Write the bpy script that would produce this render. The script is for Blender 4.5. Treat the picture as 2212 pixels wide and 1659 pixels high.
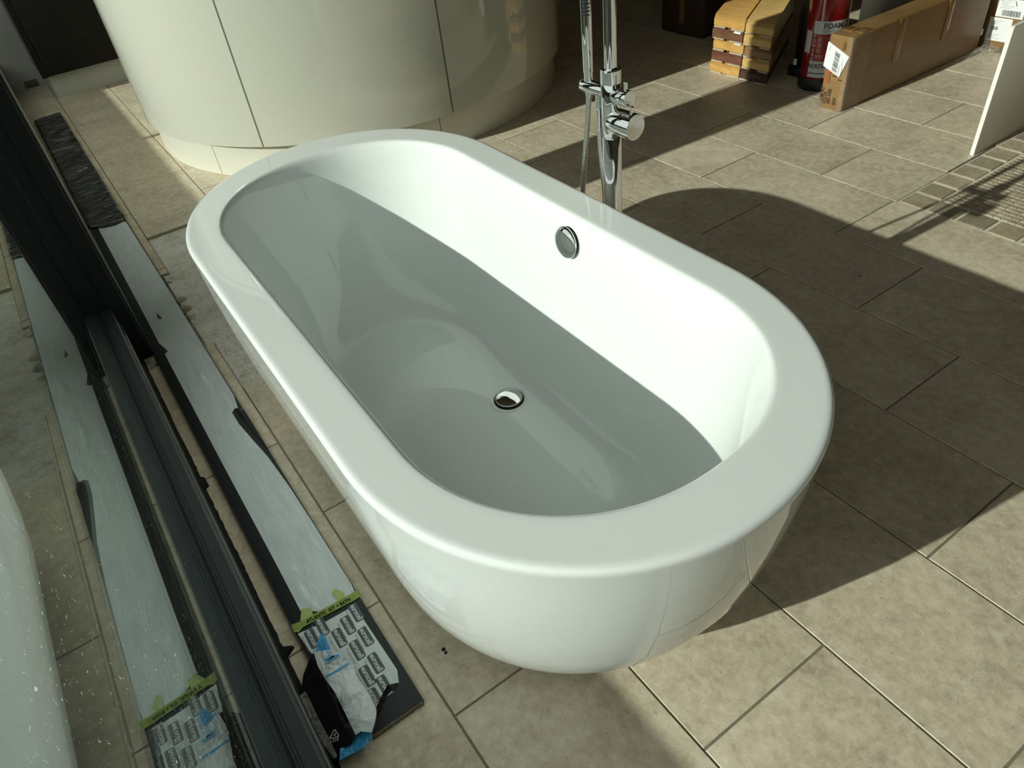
import bpy, bmesh, math, random
from mathutils import Vector, Matrix, Euler, noise as mnoise

random.seed(7)
S = 1.33                      # metres per unit; the photograph's camera stands 1 unit above the floor
for o in list(bpy.data.objects): bpy.data.objects.remove(o)
C = bpy.context.scene.collection

# ------------------------------------------------------------------ camera
W, H, F = 2212.0, 1659.0, 1553.47
EUL = Euler((0.8597611, 0.1081645, 0.9651594), 'XYZ')
cd = bpy.data.cameras.new('camera'); cam = bpy.data.objects.new('camera', cd); C.objects.link(cam)
cam.location = (0, 0, S); cam.rotation_euler = EUL
cd.sensor_width = 36.0; cd.lens = 36.0*F/W; cd.clip_start = 0.01; cd.clip_end = 200
bpy.context.scene.camera = cam
RM = EUL.to_matrix()

# ------------------------------------------------------------------ light and exposure
sc = bpy.context.scene
vs = sc.view_settings
vs.view_transform = 'Standard'; vs.look = 'None'; vs.gamma = 1.0; vs.use_curve_mapping = False
vs.exposure = 0.0
world = bpy.data.worlds.new('world'); sc.world = world; world.use_nodes = True
bg = world.node_tree.nodes['Background']; bg.inputs[0].default_value = (0.90, 0.94, 0.93, 1); bg.inputs[1].default_value = 1.0
sd = bpy.data.lights.new('sun', 'SUN'); sd.energy = 4.45; sd.angle = 0.0095; sd.color = (1.0, 0.98, 0.93)
sun = bpy.data.objects.new('sun', sd); C.objects.link(sun)
sun.rotation_euler = Vector((0.051, 0.929, -0.452)).to_track_quat('-Z', 'Y').to_euler()
sun.location = (0, -8, 6)

# ------------------------------------------------------------------ helpers
def ray(px, py): return RM @ Vector(((px-W/2)/F, -(py-H/2)/F, -1))
def fl(px, py, z=0.0):
    w = ray(px, py); t = (z-1)/w.z; return (w.x*t, w.y*t, z)
def onv(px, py, v):
    w = ray(px, py); t = v/w.y; return (w.x*t, v, 1+w.z*t)

def mesh(name, verts, faces, mat, parent=None, smooth=False, scale=S, autosmooth=None):
    me = bpy.data.meshes.new(name)
    me.from_pydata([(x*scale, y*scale, z*scale) for x, y, z in verts], [], faces)
    me.update()
    o = bpy.data.objects.new(name, me); C.objects.link(o)
    if mat: me.materials.append(mat)
    if smooth:
        for p in me.polygons: p.use_smooth = True
    if autosmooth: sharpen(me, autosmooth)
    if parent: o.parent = parent
    return o

def sharpen(me, deg):
    bm = bmesh.new(); bm.from_mesh(me); bmesh.ops.recalc_face_normals(bm, faces=bm.faces)
    for f in bm.faces: f.smooth = True
    for e in bm.edges:
        if len(e.link_faces) == 2 and e.calc_face_angle(0) > math.radians(deg): e.smooth = False
    bm.to_mesh(me); bm.free()

def frombm(name, bm, mat, parent=None, smooth_deg=None):
    me = bpy.data.meshes.new(name); bmesh.ops.recalc_face_normals(bm, faces=bm.faces); bm.to_mesh(me); bm.free()
    if smooth_deg: sharpen(me, smooth_deg)
    o = bpy.data.objects.new(name, me); C.objects.link(o)
    if mat: me.materials.append(mat)
    if parent: o.parent = parent
    return o

def bbox(name, a, b, mat, parent=None, bev=0.0, seg=2, scale=S):
    """box between corners a and b (units), bevel in units"""
    bm = bmesh.new()
    x0, y0, z0 = [min(p, q)*scale for p, q in zip(a, b)]; x1, y1, z1 = [max(p, q)*scale for p, q in zip(a, b)]
    r = bmesh.ops.create_cube(bm, size=1)
    for v in r['verts']:
        v.co = Vector((x0+(v.co.x+.5)*(x1-x0), y0+(v.co.y+.5)*(y1-y0), z0+(v.co.z+.5)*(z1-z0)))
    if bev: bmesh.ops.bevel(bm, geom=bm.edges[:], offset=bev*scale, segments=seg, affect='EDGES', profile=.5)
    return frombm(name, bm, mat, parent, 40 if bev else None)

def prism(name, prof, axis, lo, hi, mat, parent=None, bev=0):
    """extrude a profile (list of 2-d points) along an axis; 'u': prof=(v,z); 'z': prof=(u,v); 'v': prof=(u,z)"""
    n = len(prof); V = []
    for t in (lo, hi):
        for p, q in prof:
            V.append({'u': (t, p, q), 'z': (p, q, t), 'v': (p, t, q)}[axis])
    Fc = [tuple(range(n)), tuple(range(n, 2*n))[::-1]] + [(i, (i+1) % n, n+(i+1) % n, n+i) for i in range(n)]
    bm = bmesh.new(); vs_ = [bm.verts.new([c*S for c in v]) for v in V]
    for f in Fc: bm.faces.new([vs_[i] for i in f])
    bmesh.ops.recalc_face_normals(bm, faces=bm.faces)
    if bev: bmesh.ops.bevel(bm, geom=bm.edges[:], offset=bev*S, segments=2, affect='EDGES', profile=.5)
    return frombm(name, bm, mat, parent, 40 if bev else None)

def basis(axis):
    a = Vector(axis).normalized(); h = Vector((0, 0, 1)) if abs(a.z) < .9 else Vector((1, 0, 0))
    x = a.cross(h).normalized(); y = a.cross(x).normalized(); return x, y, a

def lathe(name, base, axis, prof, mat, parent=None, n=32, deg=35):
    """prof: list of (radius, height along axis) in units"""
    x, y, a = basis(axis); base = Vector(base); V = []; Fc = []
    for r, h in prof:
        for i in range(n):
            t = 2*math.pi*i/n
            V.append(tuple(base + a*h + (x*math.cos(t)+y*math.sin(t))*r))
    m = len(prof)
    for j in range(m-1):
        for i in range(n):
            Fc.append((j*n+i, j*n+(i+1) % n, (j+1)*n+(i+1) % n, (j+1)*n+i))
    Fc.append(tuple(range(n))[::-1]); Fc.append(tuple((m-1)*n+i for i in range(n)))
    return mesh(name, V, Fc, mat, parent, True, autosmooth=deg)

def tube(name, pts, rad, mat, parent=None, n=14, cap=True, deg=60):
    pts = [Vector(p) for p in pts]; V = []; Fc = []
    t0 = (pts[1]-pts[0]).normalized(); x, y, _ = basis(t0)
    for i, p in enumerate(pts):
        t = ((pts[min(i+1, len(pts)-1)]-pts[max(i-1, 0)])).normalized()
        x = (x - t*x.dot(t)).normalized(); y = t.cross(x)
        r = rad(i) if callable(rad) else rad
        for k in range(n):
            a = 2*math.pi*k/n; V.append(tuple(p+(x*math.cos(a)+y*math.sin(a))*r))
    for j in range(len(pts)-1):
        for k in range(n):
            Fc.append((j*n+k, j*n+(k+1) % n, (j+1)*n+(k+1) % n, (j+1)*n+k))
    if cap: Fc.append(tuple(range(n))[::-1]); Fc.append(tuple((len(pts)-1)*n+k for k in range(n)))
    return mesh(name, V, Fc, mat, parent, True, autosmooth=deg)

def thing(name, label, cat, loc, group=None):
    o = bpy.data.objects.new(name, None); C.objects.link(o)
    o.empty_display_size = .05
    o['label'] = label; o['category'] = cat
    if group: o['group'] = group
    return o

def tag(o, label, cat, group=None):
    o['label'] = label; o['category'] = cat
    if group: o['group'] = group
    return o

def recentre(o, loc):
    """put an Empty at the thing's base (units) while its parts stay where they stand"""
    L = Vector(loc)*S; o.location = L
    for c in o.children: c.matrix_parent_inverse = Matrix.Translation(-L)

def struct(o, label=None):
    o['kind'] = 'structure'
    if label: o['label'] = label
    return o

_txt = {}
def text_mesh(s, bold=False, space=1.0):
    """flat text as (verts, faces), height of capitals about 0.7, centred"""
    k = (s, bold, space)
    if k in _txt: return _txt[k]
    cu = bpy.data.curves.new('t', 'FONT'); cu.body = s; cu.align_x = 'CENTER'; cu.align_y = 'CENTER'; cu.space_character = space
    cu.resolution_u = 3
    if bold: cu.offset = 0.022
    ob = bpy.data.objects.new('t', cu); C.objects.link(ob)
    dg = bpy.context.evaluated_depsgraph_get(); me = bpy.data.meshes.new_from_object(ob.evaluated_get(dg))
    V = [tuple(v.co) for v in me.vertices]; Fc = [tuple(p.vertices) for p in me.polygons]
    bpy.data.objects.remove(ob); bpy.data.curves.remove(cu); bpy.data.meshes.remove(me)
    _txt[k] = (V, Fc); return V, Fc

def text_on(name, s, pos, xdir, ydir, size, mat, parent=None, bold=False, fx=1.0, space=1.0):
    V, Fc = text_mesh(s, bold, space); p = Vector(pos); x = Vector(xdir).normalized(); y = Vector(ydir).normalized()
    return mesh(name, [tuple(p+x*(v[0]*size*fx)+y*(v[1]*size)) for v in V], Fc, mat, parent)

def planar(name, pts, faces, mat, parent=None): return mesh(name, pts, faces, mat, parent)

# ------------------------------------------------------------------ materials
def new(name):
    m = bpy.data.materials.new(name); m.use_nodes = True; nt = m.node_tree
    return m, nt, nt.nodes['Principled BSDF']
def mat(name, col, rough=.5, metal=0, spec=.5, coat=0, **kw):
    m, nt, b = new(name)
    b.inputs['Base Color'].default_value = (*col, 1); b.inputs['Roughness'].default_value = rough
    b.inputs['Metallic'].default_value = metal; b.inputs['Specular IOR Level'].default_value = spec
    b.inputs['Coat Weight'].default_value = coat
    for k, v in kw.items(): b.inputs[k.replace('_', ' ')].default_value = v
    return m
def N(nt, t, **kw):
    n = nt.nodes.new(t)
    for k, v in kw.items():
        if hasattr(n, k): setattr(n, k, v)
        else: n.inputs[k].default_value = v
    return n
def ramp(nt, fac, stops):
    r = nt.nodes.new('ShaderNodeValToRGB'); nt.links.new(fac, r.inputs[0])
    el = r.color_ramp.elements
    while len(el) < len(stops): el.new(.5)
    for e, (p, c) in zip(el, stops): e.position = p; e.color = (*c, 1) if len(c) == 3 else c
    return r
def coords(nt, kind='Object', scale=(1, 1, 1)):
    tc = nt.nodes.new('ShaderNodeTexCoord'); mp = nt.nodes.new('ShaderNodeMapping'); mp.inputs['Scale'].default_value = scale
    nt.links.new(tc.outputs[kind], mp.inputs[0]); return mp.outputs[0]
def geo_pos(nt, scale=(1, 1, 1)):
    g = nt.nodes.new('ShaderNodeNewGeometry'); mp = nt.nodes.new('ShaderNodeMapping'); mp.inputs['Scale'].default_value = scale
    nt.links.new(g.outputs['Position'], mp.inputs[0]); return mp.outputs[0]
def bump(nt, b, h, strength=.2, dist=.002):
    n = nt.nodes.new('ShaderNodeBump'); n.inputs['Strength'].default_value = strength; n.inputs['Distance'].default_value = dist
    nt.links.new(h, n.inputs['Height']); nt.links.new(n.outputs[0], b.inputs['Normal']); return n

def stone_mat(name, cols, sc1=3.0, rough=.42, vary=.12, spec=.5, bstr=.25):
    m, nt, b = new(name); L = nt.links
    oi = nt.nodes.new('ShaderNodeObjectInfo')
    p = geo_pos(nt)
    add = N(nt, 'ShaderNodeVectorMath', operation='MULTIPLY_ADD')
    comb = nt.nodes.new('ShaderNodeCombineXYZ')
    for i in range(3): L.new(oi.outputs['Random'], comb.inputs[i])
    L.new(comb.outputs[0], add.inputs[0]); add.inputs[1].default_value = (9, 17, 5); L.new(p, add.inputs[2])
    n1 = N(nt, 'ShaderNodeTexNoise', Scale=sc1, Detail=8.0, Roughness=.7, Distortion=.35); L.new(add.outputs[0], n1.inputs['Vector'])
    n2 = N(nt, 'ShaderNodeTexNoise', Scale=sc1*13, Detail=8.0, Roughness=.75, Distortion=.3); L.new(add.outputs[0], n2.inputs['Vector'])
    n3 = N(nt, 'ShaderNodeTexNoise', Scale=sc1*45, Detail=3.0, Roughness=.6); L.new(add.outputs[0], n3.inputs['Vector'])
    mx = N(nt, 'ShaderNodeMix', data_type='FLOAT'); mx.inputs[0].default_value = .55
    L.new(n1.outputs[0], mx.inputs[2]); L.new(n2.outputs[0], mx.inputs[3])
    r = ramp(nt, mx.outputs[0], [(.36, cols[0]), (.47, cols[1]), (.535, cols[2]), (.64, cols[3])])
    # pale flecks and pits
    fr = ramp(nt, n3.outputs[0], [(.60, (0, 0, 0)), (.72, (1, 1, 1))])
    fm = N(nt, 'ShaderNodeMath', operation='MULTIPLY'); L.new(fr.outputs[0], fm.inputs[0])
    fr2 = ramp(nt, n2.outputs[0], [(.5, (0, 0, 0)), (.66, (.55, .55, .55))]); L.new(fr2.outputs[0], fm.inputs[1])
    m2 = N(nt, 'ShaderNodeMix', data_type='RGBA'); L.new(fm.outputs[0], m2.inputs[0]); L.new(r.outputs[0], m2.inputs[6]); m2.inputs[7].default_value = (*[min(1, c*1.45) for c in cols[3]], 1)
    pr = ramp(nt, n3.outputs[0], [(.27, (.55, .55, .55)), (.34, (1, 1, 1))])
    m3 = N(nt, 'ShaderNodeMix', data_type='RGBA', blend_type='MULTIPLY'); m3.inputs[0].default_value = 1; L.new(m2.outputs[2], m3.inputs[6]); L.new(pr.outputs[0], m3.inputs[7])
    mr = N(nt, 'ShaderNodeMapRange'); L.new(oi.outputs['Random'], mr.inputs[0]); mr.inputs[3].default_value = 1-vary; mr.inputs[4].default_value = 1+vary
    m4 = N(nt, 'ShaderNodeVectorMath', operation='SCALE'); L.new(m3.outputs[2], m4.inputs[0]); L.new(mr.outputs[0], m4.inputs['Scale'])
    L.new(m4.outputs[0], b.inputs['Base Color'])
    rr = ramp(nt, n2.outputs[0], [(.3, (rough-.08,)*3), (.7, (rough+.12,)*3)]); L.new(rr.outputs[0], b.inputs['Roughness'])
    b.inputs['Specular IOR Level'].default_value = spec
    bump(nt, b, mx.outputs[0], bstr, .004)
    return m

def wood_mat(name, c0, c1, scale=(2, 14, 14), rough=.35, sp=.4):
    m, nt, b = new(name); L = nt.links; p = coords(nt, 'Object', scale)
    n1 = N(nt, 'ShaderNodeTexNoise', Scale=3.0, Detail=6.0, Roughness=.65, Distortion=1.2); L.new(p, n1.inputs['Vector'])
    r = ramp(nt, n1.outputs[0], [(.3, c0), (.7, c1)]); L.new(r.outputs[0], b.inputs['Base Color'])
    b.inputs['Roughness'].default_value = rough; b.inputs['Specular IOR Level'].default_value = sp
    bump(nt, b, n1.outputs[0], .12, .002); return m

M = {}
M['tile'] = stone_mat('stone tile', [(.385, .32, .23), (.545, .468, .345), (.63, .548, .41), (.74, .655, .51)], 3.2, .40, .04)
M['grout'] = stone_mat('grout', [(.17, .145, .105), (.20, .17, .125), (.225, .19, .14), (.25, .215, .16)], 9, .8, .0, .2)
M['screed'] = stone_mat('screed with adhesive ridges', [(.36, .33, .265), (.60, .565, .485), (.73, .70, .62), (.82, .80, .73)], 7, .85, .0, .2, 1.0)
M['travertine'] = stone_mat('tumbled stone', [(.24, .19, .12), (.32, .265, .18), (.38, .32, .225), (.47, .40, .30)], 7, .55, .22, .3, .6)
M['mosaic'] = stone_mat('mosaic stone', [(.33, .27, .185), (.39, .325, .23), (.44, .375, .275), (.5, .435, .325)], 12, .5, .22, .3, .4)
M['mosgrout'] = mat('mosaic grout', (.66, .60, .48), .85, spec=.2)

m, nt, b = new('white acrylic'); M['acrylic'] = m
b.inputs['Base Color'].default_value = (.735, .778, .75, 1); b.inputs['Roughness'].default_value = .035; b.inputs['Specular IOR Level'].default_value = .42
b.inputs['Coat Weight'].default_value = 0
M['chrome'] = mat('polished chrome', (.80, .81, .80), .045, 1.0)
M['chrome_dull'] = mat('hose steel', (.70, .70, .68), .16, 1.0)
M['dark'] = mat('dark gap', (.012, .012, .012), .6, spec=.2)
M['ground'] = stone_mat('asphalt', [(.018, .018, .017), (.025, .025, .023), (.03, .03, .028), (.045, .045, .04)], 30, .9, 0, .1, .4)
M['slate'] = mat('slate powder coat', (.018, .0225, .0245), .5, spec=.35)
M['postshade'] = mat('shade black slate coat', (.006, .0075, .008), .4, spec=.22)  # slate post, its unlit side put into a near black base colour
M['gasket'] = mat('rubber gasket', (.008, .008, .007), .8, spec=.15)
M['cream'] = mat('gloss cream lacquer', (.60, .605, .51), .06, spec=.5, coat=.4, Coat_Roughness=.02)
M['plinth'] = mat('cream plinth', (.66, .655, .555), .25, spec=.45)
M['wallpaint'] = stone_mat('grey plaster', [(.42, .41, .385), (.45, .44, .415), (.47, .46, .435), (.49, .48, .455)], 6, .85, 0, .15, .2)
M['outwall'] = mat('dark brick wall', (.06, .055, .05), .9, spec=.1)
M['roomwall'] = mat('dim room paint', (.10, .075, .05), .85, spec=.15)
M['ceiling'] = mat('ceiling paint', (.20, .17, .13), .9, spec=.1)
M['darkwood'] = wood_mat('black brown oak', (.006, .0055, .005), (.018, .0165, .015), (9, 9, 70), .6, .15)
M['greyplinth'] = mat('grey beige plinth', (.46, .455, .40), .55, spec=.3)
M['board'] = mat('anthracite board', (.016, .019, .021), .5, spec=.35)
M['boardcore'] = mat('board core', (.16, .13, .09), .8, spec=.2)

# protective film: pale blue grey, satin, fine creases
m, nt, b = new('protective film'); M['film'] = m; L = nt.links
p = geo_pos(nt, (1.6, 9, 4)); n1 = N(nt, 'ShaderNodeTexNoise', Scale=6.0, Detail=4.0, Roughness=.55, Distortion=.8); L.new(p, n1.inputs['Vector'])
r = ramp(nt, n1.outputs[0], [(.3, (.56, .625, .635)), (.7, (.66, .72, .73))]); L.new(r.outputs[0], b.inputs['Base Color'])
b.inputs['Roughness'].default_value = .24; b.inputs['Specular IOR Level'].default_value = .6; bump(nt, b, n1.outputs[0], .3, .004)
M['filmprint'] = mat('film print grey', (.085, .10, .105), .35)
M['filmtext'] = mat('film print pale', (.66, .71, .72), .35)
M['filmfaint'] = mat('film small print', (.30, .335, .345), .35)
m, nt, b = new('green tape'); M['tape'] = m; L = nt.links
n1 = N(nt, 'ShaderNodeTexNoise', Scale=60.0, Detail=3.0); L.new(geo_pos(nt), n1.inputs['Vector'])
r = ramp(nt, n1.outputs[0], [(.3, (.21, .28, .052)), (.7, (.30, .38, .085))]); L.new(r.outputs[0], b.inputs['Base Color']); b.inputs['Roughness'].default_value = .6; bump(nt, b, n1.outputs[0], .3, .002)
M['tapeold'] = mat('torn pale tape', (.40, .50, .17), .6)
M['ink'] = mat('black ink', (.01, .012, .006), .7, spec=.1)
# black stretch wrap
m, nt, b = new('black stretch wrap'); M['wrap'] = m; L = nt.links
p = geo_pos(nt, (16, 4.0, 6)); n1 = N(nt, 'ShaderNodeTexNoise', Scale=3.2, Detail=4.0, Roughness=.55, Distortion=.9); L.new(p, n1.inputs['Vector'])
r = ramp(nt, n1.outputs[0], [(.40, (.018, .017, .017)), (.56, (.05, .048, .048)), (.70, (.28, .27, .27))]); L.new(r.outputs[0], b.inputs['Base Color'])
b.inputs['Roughness'].default_value = .3; bump(nt, b, n1.outputs[0], .9, .012)

def crumple(name, col, rough, alpha=1.0, sc=22, strength=.6, spec=.6):
    m, nt, b = new(name); L = nt.links
    n1 = N(nt, 'ShaderNodeTexNoise', Scale=sc, Detail=3.0, Roughness=.5, Distortion=1.6); L.new(geo_pos(nt), n1.inputs['Vector'])
    b.inputs['Base Color'].default_value = (*col, 1); b.inputs['Roughness'].default_value = rough; b.inputs['Specular IOR Level'].default_value = spec
    b.inputs['Alpha'].default_value = alpha; bump(nt, b, n1.outputs[0], strength, .012); return m
M['bagblack'] = crumple('black polythene', (.006, .006, .006), .2, 1, 16, .3, .35)
M['bagwhite'] = crumple('milky polythene', (.60, .64, .66), .25, .93, 26, .7)
M['bagclear'] = crumple('clear polythene', (.40, .37, .33), .15, .38, 40, .9)
M['bagblue'] = crumple('blue polythene', (.03, .27, .56), .28, 1, 34, .7)
M['blueprint'] = mat('blue print', (.05, .30, .58), .3)
M['greyprint'] = mat('grey print', (.13, .17, .20), .3)
M['paleprint'] = mat('pale print', (.40, .40, .39), .4)

# cardboard
m, nt, b = new('cardboard'); M['card'] = m; L = nt.links
n1 = N(nt, 'ShaderNodeTexNoise', Scale=5.0, Detail=4.0, Roughness=.6); L.new(geo_pos(nt, (1, 1, 3)), n1.inputs['Vector'])
r = ramp(nt, n1.outputs[0], [(.3, (.20, .112, .038)), (.7, (.275, .162, .06))]); L.new(r.outputs[0], b.inputs['Base Color'])
b.inputs['Roughness'].default_value = .5; b.inputs['Coat Weight'].default_value = .25; b.inputs['Coat Roughness'].default_value = .22
n2 = N(nt, 'ShaderNodeTexNoise', Scale=28.0, Detail=3.0, Distortion=1.5); L.new(geo_pos(nt, (1, .5, 1.2)), n2.inputs['Vector']); bump(nt, b, n2.outputs[0], .3, .006)
M['cardtape'] = mat('brown parcel tape', (.20, .105, .03), .25, coat=.3)
M['cardink'] = mat('printed brown black', (.05, .03, .015), .7)
M['cardred'] = mat('red brown print', (.30, .10, .035), .5)
M['cardshade'] = mat('shade dark cardboard', (.05, .03, .017), .75, spec=.2)  # cardboard with deep shade mixed into its base colour
M['paper'] = mat('white label paper', (.78, .80, .80), .6)
M['paperink'] = mat('label print', (.06, .06, .065), .6)
M['papergrey'] = mat('label grey print', (.38, .39, .40), .6)
m, nt, b = new('shrink film'); M['shrink'] = m; L = nt.links
n1 = N(nt, 'ShaderNodeTexNoise', Scale=70.0, Detail=3.0, Distortion=2.0); L.new(geo_pos(nt), n1.inputs['Vector'])
b.inputs['Base Color'].default_value = (.75, .72, .65, 1); b.inputs['Roughness'].default_value = .08; bump(nt, b, n1.outputs[0], 1.0, .01); b.inputs['Alpha'].default_value = .10
M['honey'] = wood_mat('honey oak', (.45, .245, .065), (.62, .37, .12), (3, 12, 12), .32)
M['pale'] = wood_mat('pale oak', (.50, .31, .10), (.66, .45, .18), (3, 12, 12), .35)
M['walnut'] = wood_mat('walnut', (.115, .055, .03), (.20, .10, .055), (3, 12, 12), .35)
M['redwood'] = wood_mat('reddish walnut', (.12, .045, .03), (.19, .08, .05), (3, 12, 12), .35)
M['umber'] = wood_mat('dark umber oak', (.055, .03, .022), (.10, .055, .04), (3, 12, 12), .35)
M['midoak'] = wood_mat('smoked oak', (.20, .11, .045), (.29, .165, .075), (3, 12, 12), .35)
M['backing'] = mat('pale backing', (.52, .45, .34), .7)
M['red'] = mat('extinguisher red', (.22, .005, .007), .18, coat=.5)
M['blackplastic'] = mat('black plastic', (.010, .010, .010), .4)
M['labelwhite'] = mat('extinguisher label white', (.52, .53, .52), .35)
M['labelred'] = mat('extinguisher label red', (.29, .018, .022), .35)
M['labelpink'] = mat('extinguisher small print', (.42, .16, .16), .4)
M['labelgreen'] = mat('dark green line', (.03, .07, .06), .4)
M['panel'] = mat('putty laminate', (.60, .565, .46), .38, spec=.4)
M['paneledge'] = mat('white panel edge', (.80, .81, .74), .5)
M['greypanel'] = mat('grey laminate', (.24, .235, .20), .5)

# glass: clear pane with Fresnel (Schlick) reflection and specks of dried dirt
m = bpy.data.materials.new('window glass'); m.use_nodes = True; nt = m.node_tree; L = nt.links; M['glass'] = m
for n in list(nt.nodes): nt.nodes.remove(n)
out = nt.nodes.new('ShaderNodeOutputMaterial')
g = nt.nodes.new('ShaderNodeNewGeometry')
dt = N(nt, 'ShaderNodeVectorMath', operation='DOT_PRODUCT'); L.new(g.outputs['Normal'], dt.inputs[0]); L.new(g.outputs['Incoming'], dt.inputs[1])
ab = N(nt, 'ShaderNodeMath', operation='ABSOLUTE'); L.new(dt.outputs['Value'], ab.inputs[0])
om = N(nt, 'ShaderNodeMath', operation='SUBTRACT'); om.inputs[0].default_value = 1; L.new(ab.outputs[0], om.inputs[1])
pw = N(nt, 'ShaderNodeMath', operation='POWER'); L.new(om.outputs[0], pw.inputs[0]); pw.inputs[1].default_value = 5
ma = N(nt, 'ShaderNodeMath', operation='MULTIPLY_ADD'); L.new(pw.outputs[0], ma.inputs[0]); ma.inputs[1].default_value = .955; ma.inputs[2].default_value = .045
tr = nt.nodes.new('ShaderNodeBsdfTransparent'); tr.inputs[0].default_value = (.93, .965, .935, 1)
gl = nt.nodes.new('ShaderNodeBsdfGlossy'); gl.inputs['Roughness'].default_value = .002; gl.inputs[0].default_value = (.95, 1, .97, 1)
mx = nt.nodes.new('ShaderNodeMixShader'); L.new(ma.outputs[0], mx.inputs[0]); L.new(tr.outputs[0], mx.inputs[1]); L.new(gl.outputs[0], mx.inputs[2])
df = nt.nodes.new('ShaderNodeBsdfTranslucent'); df.inputs[0].default_value = (.75, .75, .68, 1)
nz = N(nt, 'ShaderNodeTexNoise', Scale=230.0, Detail=2.0, Roughness=.5, Distortion=1.0); L.new(geo_pos(nt), nz.inputs['Vector'])
nz2 = N(nt, 'ShaderNodeTexNoise', Scale=4.0, Detail=2.0); L.new(geo_pos(nt), nz2.inputs['Vector'])
r1 = ramp(nt, nz.outputs[0], [(.695, (0, 0, 0)), (.76, (1, 1, 1))]); r2 = ramp(nt, nz2.outputs[0], [(.46, (0, 0, 0)), (.64, (.5, .5, .5))])
mm = N(nt, 'ShaderNodeMath', operation='MULTIPLY'); L.new(r1.outputs[0], mm.inputs[0]); L.new(r2.outputs[0], mm.inputs[1])
mx2 = nt.nodes.new('ShaderNodeMixShader'); L.new(mm.outputs[0], mx2.inputs[0]); L.new(mx.outputs[0], mx2.inputs[1]); L.new(df.outputs[0], mx2.inputs[2])
L.new(mx2.outputs[0], out.inputs[0])

# ================================================================== ROOM
GV = -.0912                                    # glass plane
U0, U1, V1, ZC = -4.67, 2.3, 4.3, 2.05         # room limits
WT, TL = .24035, .47224                        # tile course width and tile length
rowv = lambda k: .1066 + k*WT
rowoff = lambda k: (-.0155+.0019*k) if k % 2 == 0 else (-.2495+.0019*k)
GZ = -.0016                                    # grout sits below the tile faces

floor = struct(bbox('floor', (U0, GV-.06, -.06), (U1, V1, -.009), M['screed']), 'beige stone tile floor with a gap of missing tiles by the window')
MU, MV = -.94, rowv(7)                         # corner of the mosaic inset
def tile_obj(u0, u1, v0, v1, cache={}):
    g = .0017
    du, dv = round(u1-u0, 4), round(v1-v0, 4)
    if (du, dv) not in cache:
        c = .0006; t = .009
        x, y = (du/2-g), (dv/2-g)
        V = [(-x, -y, -t), (x, -y, -t), (x, y, -t), (-x, y, -t), (-x, -y, -c), (x, -y, -c), (x, y, -c), (-x, y, -c),
             (-x+c, -y+c, 0), (x-c, -y+c, 0), (x-c, y-c, 0), (-x+c, y-c, 0)]
        Fc = [(0, 1, 5, 4), (1, 2, 6, 5), (2, 3, 7, 6), (3, 0, 4, 7), (4, 5, 9, 8), (5, 6, 10, 9), (6, 7, 11, 10), (7, 4, 8, 11), (8, 9, 10, 11)]
        o = mesh('tile', V, Fc, M['tile'], floor); cache[(du, dv)] = o.data
    else:
        o = bpy.data.objects.new('tile', cache[(du, dv)]); C.objects.link(o); o.parent = floor
    o.location = ((u0+u1)/2*S, (v0+v1)/2*S, random.uniform(-.0004, .0004))
    return o
grout_rects = []
VLO = GV-.05
for k in range(-1, 18):
    va, vb = max(rowv(k), VLO), min(rowv(k+1), V1)
    if vb-va < .03: continue
    u = rowoff(k) - 10*TL
    while u < .95:
        a, c_ = max(u, U0), min(u+TL, .95)
        u += TL
        if c_-a < .02: continue
        if k >= 7 and c_ > MU+.01:
            if a > MU-.02: continue
            c_ = MU
        if k == 0 and -2.40 < a < -1.5: continue               # two lifted tiles
        if k == -1:
            if a < -2.10 and c_ > -2.05: c_ = -2.10            # broken edge of the narrow course
            elif -2.11 < a < -1.70 and c_ < -1.60: continue
            if a < -1.66 < c_: a = -1.655
            if c_-a < .02: continue
        tile_obj(a, c_, va, vb); grout_rects.append((a, c_, va, vb))
V = []; Fc = []
for a, c_, va, vb in grout_rects:
    i = len(V); V += [(a, va, GZ), (c_, va, GZ), (c_, vb, GZ), (a, vb, GZ)]; Fc.append((i, i+1, i+2, i+3))
mesh('grout', V, Fc, M['grout'], floor)
# loose mortar crumbs and a broken tile edge by the bare screed
def rock(name, u, v, r, mt, parent=None, z=-.009, sq=.42):
    bm = bmesh.new(); bmesh.ops.create_icosphere(bm, subdivisions=2, radius=r*S)
    for q in bm.verts:
        q.co *= 1+.55*mnoise.noise(q.co*(2.2/(r*S))+Vector((u*31, v*17, 1))); q.co.z *= sq
        q.co += Vector((u*S, v*S, (z+r*sq*.55)*S))
    return frombm(name, bm, mt, parent)
M['mortar'] = stone_mat('mortar', [(.22, .19, .14), (.34, .30, .235), (.44, .395, .32), (.54, .495, .415)], 30, .9, .3, .1, .6)
for i, (u, v, r) in enumerate([(-1.69, -.035, .021), (-1.71, -.015, .016), (-1.675, -.05, .014), (-1.70, -.052, .012), (-2.05, .092, .010), (-1.93, .094, .016), (-1.87, .090, .020), (-1.82, .097, .012)]):
    rock('mortar_crumb', u, v, r, M['mortar'], floor)
# trowelled adhesive ridges in the bare patch
V = []; Fc = []; nu, nv = 150, 40
for i in range(nu+1):
    for j in range(nv+1):
        u = -2.385+.955*i/nu; v = .088+.257*j/nv
        q = Vector((u*16, v*9, 0)); h = mnoise.fractal(q, .6, 2.0, 4)
        h2 = abs(mnoise.noise(Vector((u*38+1.5*h, v*10, 3))))
        edge = min(1, min(i, nu-i, j+6, nv-j)/5)
        V.append((u, v, -.0088+(max(0, .0040+.0038*h)-.0030*h2)*edge))
for i in range(nu):
    for j in range(nv):
        a = i*(nv+1)+j; Fc.append((a, a+nv+1, a+nv+2, a+1))
adh = mesh('adhesive_bed', V, Fc, M['screed'], floor, True)

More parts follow.
